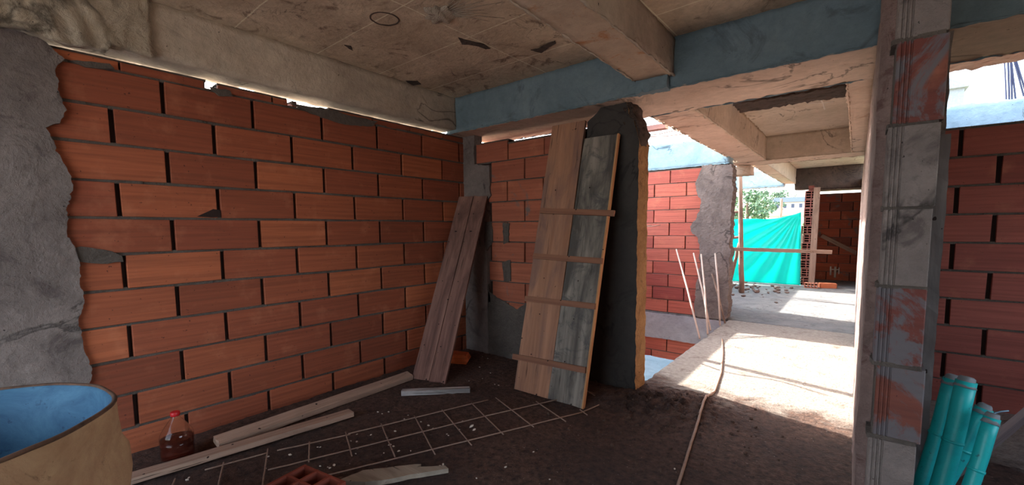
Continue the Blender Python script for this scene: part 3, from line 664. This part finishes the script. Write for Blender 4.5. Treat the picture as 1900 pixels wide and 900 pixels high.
# --- rod on the floor
bm = bmesh.new(); ks = [(1340, 628), (1341, 655), (1338, 690), (1326, 725), (1310, 745), (1296, 785), (1283, 820), (1270, 862), (1257, 902), (1245, 950)]
pp_ = [fl(x, y, .012) for x, y in ks]; pts = []
for a, b in zip(pp_, pp_[1:]):
    for k in range(8):
        q = a.lerp(b, k/8); q.z = max(floor_h(q.x+dx, q.y+dy) for dx in (-.02, 0, .02) for dy in (-.02, 0, .02))+.008; pts.append(q)
tube(bm, pts, .0095, 8)
tag(obj('reinforcing_bar', bm, plain('bar_brown', (176, 146, 126), .7, .0, .4, 40)), 'long thin bent bar lying on the floor into the sunlit patch', 'bar')
# --- sticks leaning on the stairwell column
bm0 = [((1255, 463), (1298, 628), 'leftmost thin pale stick leaning against the red brick wall'), ((1287, 470), (1318, 613), 'thin pale stick leaning where brick meets grey column'), ((1301, 472), (1313, 620), 'steeper thin stick in front of the grey column'),
       ((1327, 470), (1336, 604), 'rightmost tall stick leaning on the grey column'), ((1321, 508), (1345, 600), 'short dark stick leaning on the grey column')]
for a, b, lb in bm0:
    bm = bmesh.new(); A = at(*a, 'Y', 7.36); B = at(*b, 'Z', .01); tube(bm, [A, A.lerp(B, .5)+Vector((.01, 0, 0)), B], .013, 7)
    tag(obj('leaning_stick', bm, wood_post if 'dark' in lb else plain('pale_stick', (206, 186, 172), .8)), lb, 'stick')
# --- wood and rods over the void
bm = bmesh.new(); box(bm, -3.83, -1.93, 5.5, 5.62, 2.72, 2.78); box(bm, -3.81, -3.73, 5.52, 5.6, 1.5, 2.73)
tag(obj('void_timber', bm, wood('pinkish_timber', (150, 112, 104), (180, 140, 130), (120, 86, 80), axis=0)), 'short timber jutting over the stair void under open sky', 'timber')
for i, (a, b) in enumerate((((1165, 222), (1202, 214)), ((1190, 248), (1250, 224)), ((1185, 252), (1262, 240)), ((1186, 254), (1290, 246)))):
    bm = bmesh.new(); A = at(*a, 'Z', 2.8+.02*i); B = at(*b, 'Z', 2.8+.02*i); D = (B-A); tube(bm, [A-D*1.4, A, A.lerp(B, .5)-Vector((0, 0, .02)), B, B+D*(2.2 if i == 0 else .9)], .008, 6)
    tag(obj('projecting_bar', bm, steel), 'thin steel bar crossing the open sky above the stair void, ' + ('nearest to the beam', 'just above the timber', 'just below the timber', 'lowest of the set')[i], 'bar')
def over(px, py, h):                      # a point of a bar whose shadow falls on the floor where the photo shows a shadow line
    return at(px, py, 'Z', 0) - SUN_DIR*(h/-SUN_DIR.z)
for i, (a, b, h, r_) in enumerate((((1262, 668), (1565, 737), 1.54, .016), ((1350, 642), (1520, 676), 1.53, .006), ((1372, 628), (1585, 664), 1.53, .006), ((1368, 622), (1585, 650), 1.53, .006))):
    bm = bmesh.new(); A, B = over(*a, h), over(*b, h); n_ = 14
    pts = [A.lerp(B, k/n_)+Vector((0, .05*math.sin(k*.8+i), -.06*math.sin(math.pi*k/n_))) for k in range(-5, n_)]
    tube(bm, pts, r_, 6); tag(obj('spanning_bar', bm, steel), ('thick sagging cable', 'thin bar', 'second thin bar', 'third thin bar')[i] + ' spanning the stair void, shadow on the sunlit floor', 'bar')
# --- bars above the right parapet
for i, (a, b) in enumerate((((1867, 190), (1864, 128)), ((1873, 190), (1871, 128)), ((1878, 190), (1876, 128)), ((1885, 190), (1878, 128)), ((1900, 180), (1886, 128)), ((1903, 170), (1890, 128)))):
    bm = bmesh.new(); A = at(*a, 'Y', 7.55); B = at(*b, 'Y', 7.55); B = A+(B-A)*1.6; tube(bm, [A-(B-A)*.3, A, B], .009, 6)
    tag(obj('starter_bar', bm, plain('dark_bar', (52, 58, 84), .6, .3)), 'dark steel starter bar rising from the pale blue beam at the right edge', 'bar', 'starter bars above the pale blue beam')
# --- right room: dark board, ramp plank, pipes
bm = gridbox(.17, .36, 3.2, 3.24, 0, 1.95, .05, .003, 8, .006)
tag(obj('formwork_board', bm, wood('dark_form_board', (112, 106, 104), (134, 128, 126), (84, 80, 80), stain=.6)), 'dark upright board standing behind the ribbed pillar', 'board')
thing_board('leaning_plank', at(1770, 880, 'Z', .04), at(1960, 722, 'Y', 4.1), (.3, -.3, 1), .20, .03, wood('murky_plank', (104, 90, 90), (126, 110, 106), (76, 66, 66)), 'murky dark plank leaning against the dark red brick wall', 'plank', seed=4)
pipe_m = N('mint_plastic'); c = pipe_m.mix(pipe_m.ramp(pipe_m.noise(7, 7, .7, .6), [(.5, 0.0), (.7, .7)]), lin((20, 176, 176)), lin((18, 140, 146)))
c = pipe_m.mix(pipe_m.ramp(pipe_m.noise(40, 4, .6), [(.66, 0.0), (.72, .8)]), c, lin((30, 72, 84))); pipe_m.col(c); pipe_m.b.inputs['Roughness'].default_value = .45
wrap_m = plain('grey_wrap', (128, 134, 138), .7)
PI_ = [((1768, 703), 3.05, (1708, 900), 2.98, .037, 'leftmost turquoise plastic pipe standing right of the pillar'),
       ((1793, 707), 2.96, (1742, 900), 2.88, .039, 'second turquoise pipe, tallest, touching the leftmost one'),
       ((1826, 757), 3.12, (1748, 900), 3.06, .035, 'third turquoise pipe leaning most, its end capped grey'),
       ((1841, 775), 2.88, (1797, 900), 2.80, .029, 'rightmost turquoise pipe, dirty, with a wire in its top')]
for i, (a, ya, b, yb, r, lb) in enumerate(PI_):
    A = at(*a, 'Y', ya); B = at(*b, 'Y', yb); D = (B-A).normalized(); B = A+D*(A.z/-D.z-.02); mid = A.lerp(B, .5)+Vector((.012, .02, 0)); e = empty('plastic_pipe', B, lb, 'pipe')
    bm = bmesh.new(); pts = [A, A.lerp(B, .15)+Vector((.003, .004, 0)), A.lerp(B, .3)+Vector((.008, .01, 0)), mid, A.lerp(B, .75)+Vector((.008, .01, 0)), B]
    tube(bm, pts, r, 20, cap=True)
    t0 = A.lerp(B, .42)+Vector((.010, .016, 0)); tube(bm, [t0, t0+(B-A).normalized()*.012], r+.003, 20)
    obj('pipe_wall', bm, pipe_m.m, e)
    bm = bmesh.new(); tube(bm, [A-D*.022, A-D*.016, A+D*.012, A+D*.03], r*.6, 16, r2=r+.004); 
    for v in bm.verts: v.co += noise.noise_vector(v.co*40)*.004
    obj('end_wrap', bm, wrap_m, e)['label'] = 'grey wrapped end'
    if i == 3:
        bm = bmesh.new(); tube(bm, [A+D*.05, A-D*.02, A-D*.03+Vector((.02, 0, .006)), A-D*.03+Vector((.045, .01, .012))], .0035, 6)
        obj('tie_wire', bm, plain('blue_grey_wire', (120, 150, 170), .5, .4), e)
# --- FAR TERRACE
# hollow brick pier
pier_m = brick_mat('pier_brick', [(150, 92, 84), (176, 112, 100), (134, 80, 76)])
bm = bmesh.new(); bm.faces.layers.float.new('tone'); lay = bm.faces.layers.float['tone']
for i in range(11):
    z = .0+i*.215; k0 = len(bm.faces); off = .03 if i % 2 else 0
    b2 = bmesh.new(); hollow(b2, .25, .2, .3, 2, 3, .018); b2.transform(Matrix.Translation((-1.09+off+(-.03 if i % 3 == 0 else 0)+.005*i, 13.0, z)))
    tmp = bpy.data.meshes.new('t'); b2.to_mesh(tmp); b2.free(); bm.from_mesh(tmp); bpy.data.meshes.remove(tmp)
    box(bm, -1.06+off+.005*i, -.84, 13.02, 13.28, z+.2, z+.215, 1); box(bm, -1.06, -.84, 13.2, 13.3, z, z+.215, 2)
fixn(bm); struct('wall_terrace_pier', bm, [pier_m, mortar_m, gap_m], 'pier of hollow bricks laid with their cells showing at the far opening')
thing_board('timber_post', (-.82, 12.95, 0), (-.80, 12.95, 2.42), (1, 0, 0), .13, .08, wood_post, 'upright timber post beside the hollow brick pier', 'post', seed=2)
# far dark room
bm = bmesh.new()
bricks(bm, (0, 14.6, 0), EX, -EY, -1.0, .1, [(i*.235, i*.235+.235) for i in range(10)], .5, (-.6, -.35), th=.1)
fixn(bm); struct('wall_far', bm, [brick_mat('far_room_brick', [(150, 72, 50), (176, 92, 60), (116, 62, 50)], smear=(110, 92, 84), sm=.56), mortar_m, gap_m], 'shaded brick wall of the farthest room')
bm = bmesh.new(); box(bm, -1.0, .2, 13.6, 14.8, 2.43, 2.62); struct('ceiling', bm, slab_m, 'slab above the farthest room')
bm = bmesh.new(); box(bm, -1.0, -.85, 13.3, 14.7, 0, 2.5); struct('wall_far_side', bm, brick_r, 'side wall of the farthest room')
thing_board('diagonal_timber', (-.74, 14.45, 1.22), (.03, 14.45, .76), (0, 0, 1), .1, .05, wood_post, 'timber fixed diagonally across the farthest brick wall', 'timber', seed=2)
bm = bmesh.new(); q = at(1549, 515, 'Y', 14.57)
tube(bm, [q, q+Vector((0, 0, .3))], .025, 8); tube(bm, [q+Vector((-.1, 0, .06)), q+Vector((-.1, 0, .3))], .02, 8); tube(bm, [q+Vector((.08, 0, .1)), q+Vector((.08, 0, .28))], .015, 8); tube(bm, [q+Vector((-.1, 0, .22)), q+Vector((.08, 0, .22))], .015, 8)
tag(obj('pipe_stub', bm, plain('pale_plastic', (206, 200, 190), .5)), 'small pale pipe stubs low on the farthest brick wall', 'pipe')
# loose bricks
bm = bmesh.new(); bm.faces.layers.float.new('tone'); hollow(bm, .27, .12, .22, 4, 2, .014)
o = obj('loose_brick', bm, brick_mat('pale_loose_brick', [(206, 136, 110), (190, 120, 96)])); o.matrix_basis = Matrix.Translation((-.93, 12.45, .0)); tag(o, 'pale hollow brick lying at the foot of the pier', 'brick')
bm = bmesh.new(); bm.faces.layers.float.new('tone'); box(bm, 0, .33, 0, .2, 0, .11); hollow(bm, .33, .11, .002, 3, 2, .012)
o = obj('loose_brick', fixn(bm), brick_mat('orange_loose_brick', [(206, 120, 80), (190, 110, 76)])); o.matrix_basis = Matrix.Translation((-.62, 12.6, .0)) @ Matrix.Rotation(.25, 4, 'Z'); tag(o, 'orange brick lying right of the pale one below the timber post', 'brick')
# scaffold: pole, struts, rails
def pole(name, a, b, r, lb, cat, mat=wood_post, r2=None, n=10):
    bm = bmesh.new(); A, B = Vector(a), Vector(b); tube(bm, [A.lerp(B, k/n)+noise.noise_vector(Vector((k*.8, len(lb), 0)))*.012 for k in range(n+1)], r, 10, r2=r2); return tag(obj(name, bm, mat), lb, cat)
pole('scaffold_pole', (-1.955, 10.7, 0), (-2.08, 10.7, 2.75), .055, 'tall rough wooden prop standing on the terrace before the tarp', 'pole', r2=.042)
thing_board('guard_rail', (-2.6, 10.62, .985), (-.36, 10.62, .965), (0, 0, 1), .075, .03, wood_post, 'long horizontal rail board crossing in front of the turquoise tarp', 'rail', seed=6)
A = at(1353, 533, 'Y', 10.9); B = at(1371, 455, 'Y', 10.9); pole('diagonal_prop', A, A+(B-A)*1.05, .035, 'slanting prop between the tall wooden prop and the column', 'prop')
for y, lb in ((394, 'upper'), (441, 'middle')):
    a = at(1340, y+1, 'Y', 10.75); b = at(1373, y-1, 'Y', 10.75); pole('short_rail', a, b, .03, lb + ' short rail tied to the tall wooden prop left of the tarp', 'rail')
# rubble at the prop
bm = bmesh.new(); rock(bm, .07, 9, .6); rk = obj('rubble_stone', bm, plain('rubble', (112, 96, 88), .95)); tag(rk, 'grey brown rubble stone around the foot of the tall wooden prop', 'stone', 'rubble round the wooden prop')
placed = []
for i in range(60):
    o = rk if i == 0 else rk.copy()
    if i: C.objects.link(o)
    a = random.gauss(-2.0, .42); b = random.gauss(11.3, .6); k = random.uniform(.25, 1.2)
    a = max(-2.7, min(-1.2, a)); tries = 0
    while tries < 60 and (any((a-u)**2+(b-v)**2 < (.075*(k+kk))**2 for u, v, kk in placed) or (a+1.955)**2+(b-10.7)**2 < .03):
        a = max(-2.75, min(-1.15, random.gauss(-2.0, .5))); b = random.gauss(11.3, .7); b = min(b, 12.6); tries += 1
    placed.append((a, b, k)); o.location = (a, b, .02*k); o.rotation_euler = (random.random()*.5, 0, random.random()*6); o.scale = (k, k*.8, k*.7)
# tarp
tp = N('turquoise_tarp'); tp.b.inputs['Base Color'].default_value = lin((0, 205, 196)); tp.b.inputs['Roughness'].default_value = .5
tr = tp.n('BsdfTranslucent'); tr.inputs[0].default_value = lin((0, 214, 204)); mx = tp.n('MixShader'); mx.inputs[0].default_value = .55
tp.l(tp.b.outputs[0], mx.inputs[1]); tp.l(tr.outputs[0], mx.inputs[2]); out = [n for n in tp.t.nodes if n.type == 'OUTPUT_MATERIAL'][0]; tp.l(mx.outputs[0], out.inputs[0])
bm = bmesh.new(); nx, nz = 90, 50; g = []
for j in range(nz+1):
    row = []
    for i in range(nx+1):
        u_ = i/nx; v = j/nz; x = -3.6+2.5*u_
        top = 1.66-.03*math.sin((x+4.2)*2.5)
        if x > -1.9: top += ((x+1.9)/.8)**1.6*.20
        xx = x + (.06*(1-v)*u_)
        z = top*v+.0
        dx, dz = -1.1-x, 1.86-z; ang = math.atan2(dz, dx+.001); rad = math.hypot(dx, dz)
        fold = .05*math.sin(ang*26)*min(1, rad*1.2)*math.exp(-rad*.5)+.03*noise.noise(Vector((x*2, z*2, 0)))
        row.append(bm.verts.new((xx, 12.9+fold, z)))
    g.append(row)
for j in range(nz):
    for i in range(nx): bm.faces.new((g[j][i], g[j][i+1], g[j+1][i+1], g[j+1][i])).smooth = True
o = tag(obj('tarp', bm, tp.m), 'turquoise plastic tarp hung across the far opening with creases', 'tarp'); sd = o.modifiers.new('s', 'SOLIDIFY'); sd.thickness = .002
# ------------------------------------------------------------------ OUTSIDE
gm = N('field'); c = gm.mix(gm.ramp(gm.noise(.25, 6, .6, 1), [(.4, 0.0), (.6, 1.0)]), lin((120, 134, 84)), lin((176, 160, 130))); gm.col(c)
bm = bmesh.new(); nx, ny = 60, 60; g = []
for j in range(ny+1):
    row = []
    for i in range(nx+1):
        x = -90+150*i/nx; y = 15.5+110*(j/ny)**1.5; d = y-15.5; z = -2.6+min(d, 60)*.122+.3*noise.noise(Vector((x*.06, y*.06, 0)))
        row.append(bm.verts.new((x, y, z)))
    g.append(row)
for j in range(ny):
    for i in range(nx): bm.faces.new((g[j][i], g[j][i+1], g[j+1][i+1], g[j+1][i])).smooth = True
struct('ground_field', bm, gm.m, 'green and tan field rising behind the terrace')
bm = bmesh.new(); box(bm, -90, 60, -80, 15.6, -3.3, -3.12); struct('ground', bm, plain('pale_ground', (170, 156, 136), .95, 0, .3, .5), 'pale bare ground around the building')
# dirt road on the field
for k, (ya, za, yb) in enumerate(((402, 60, 386), (410, 45, 398))):
    pass
def tree(loc, h, r, col, label, seed):
    e = empty('tree', loc, label, 'tree', 'trees on the field beyond the tarp'); rnd = random.Random(seed)
    bm = bmesh.new(); L = Vector(loc); tube(bm, [L-Vector((0, 0, .3)), L+Vector((.1, 0, h*.4)), L+Vector((0, .1, h*.75))], .18, 8, r2=.07); obj('trunk', bm, plain('bark', (104, 84, 66), .9), e)
    bm = bmesh.new()
    for b in range(11):
        c_ = L+Vector((rnd.gauss(0, r*.5), rnd.gauss(0, r*.4), h*.68+rnd.gauss(0, h*.13))); rr = r*rnd.uniform(.25, .5)
        for q in range(70):
            d = Vector((rnd.gauss(0, 1), rnd.gauss(0, 1), rnd.gauss(0, .7))).normalized()*rr*rnd.uniform(.6, 1.05); s = r*.07
            a = Vector((rnd.gauss(0, 1), rnd.gauss(0, 1), rnd.gauss(0, 1))).normalized()*s; b_ = a.cross(Vector((rnd.gauss(0, 1), rnd.gauss(0, 1), 1))).normalized()*s
            P_ = c_+d; bm.faces.new([bm.verts.new(P_+a), bm.verts.new(P_+b_), bm.verts.new(P_-a), bm.verts.new(P_-b_)])
    obj('crown', bm, plain('leaves_%d' % seed, col, .7, 0, .5, 2), e)
def out_at(x, y, Y): return at(x, y, 'Y', Y)
def gz(x, y): return -2.6+min(max(y-15.5, 0), 60)*.122
for (px, Y, h, r, col, lb, sd_) in ((1385, 36, 4.4, 1.7, (96, 128, 92), 'broad green tree left of the opening above the tarp', 1), (1358, 30, 3.6, .9, (84, 120, 86), 'tall tree partly hidden by the wooden prop', 2), (1420, 58, 2.0, 1.8, (110, 138, 110), 'distant low tree in the middle above the tarp', 3),
                             (1398, 70, 2.4, 2.0, (104, 134, 104), 'distant low tree left of the middle above the tarp', 4), (1487, 22, 4.0, .45, (120, 146, 84), 'slim leafy tree seen between tarp and brick pier', 5), (1441, 74, 2.0, 1.6, (116, 142, 112), 'distant bushy tree beside the small house', 6)):
    p = at(px, 400, 'Y', Y); tree((p.x, Y, gz(p.x, Y)), h, r, col, lb, sd_)
p = at(1468, 390, 'Y', 64); hz = gz(0, 64)
e = empty('house', (p.x, 64, hz), 'small distant pale house on the field above the tarp', 'house')
bm = bmesh.new(); box(bm, p.x-1.7, p.x+1.7, 62, 66, hz-.3, hz+1.1); obj('house_wall', bm, plain('house_wall', (214, 206, 206), .9), e)
bm = bmesh.new(); prism(bm, [(-2, 0), (2, 0), (1.5, .55), (-1.5, .55)], (p.x, 66.4, hz+1.1), EX, UZ, -EY, 4.8); obj('roof', fixn(bm), plain('house_roof', (126, 140, 168), .8), e)
for k in range(4):
    bm = bmesh.new(); box(bm, p.x-1.4+k*.8, p.x-1.1+k*.8, 61.95, 62.02, hz+.4, hz+.85); obj('window', bm, plain('house_window', (74, 84, 110), .4), e)
pole('field_post', (at(1449, 400, 'Y', 50).x, 50, gz(0, 50)-.2), (at(1449, 400, 'Y', 50).x, 50, gz(0, 50)+2.6), .12, 'pinkish upright post standing in the field', 'post')
p = at(1762, 195, 'Y', 30)
bm = bmesh.new(); box(bm, p.x-1.6, p.x+.22, 28, 32, 5, p.z+.3); prism(bm, [(-1.8, 0), (.35, 0), (-.72, .75)], (p.x, 32.2, p.z+.3), EX, UZ, -EY, 4.4); fixn(bm)
for b_ in ((p.x-1.5, p.x+.2, 28.2, 31.8, -3.1, 5.02),): box(bm, *b_)
tag(obj('far_building', bm, plain('far_building', (150, 160, 170), .9)), 'grey gabled building far off behind the pale blue beam', 'building')
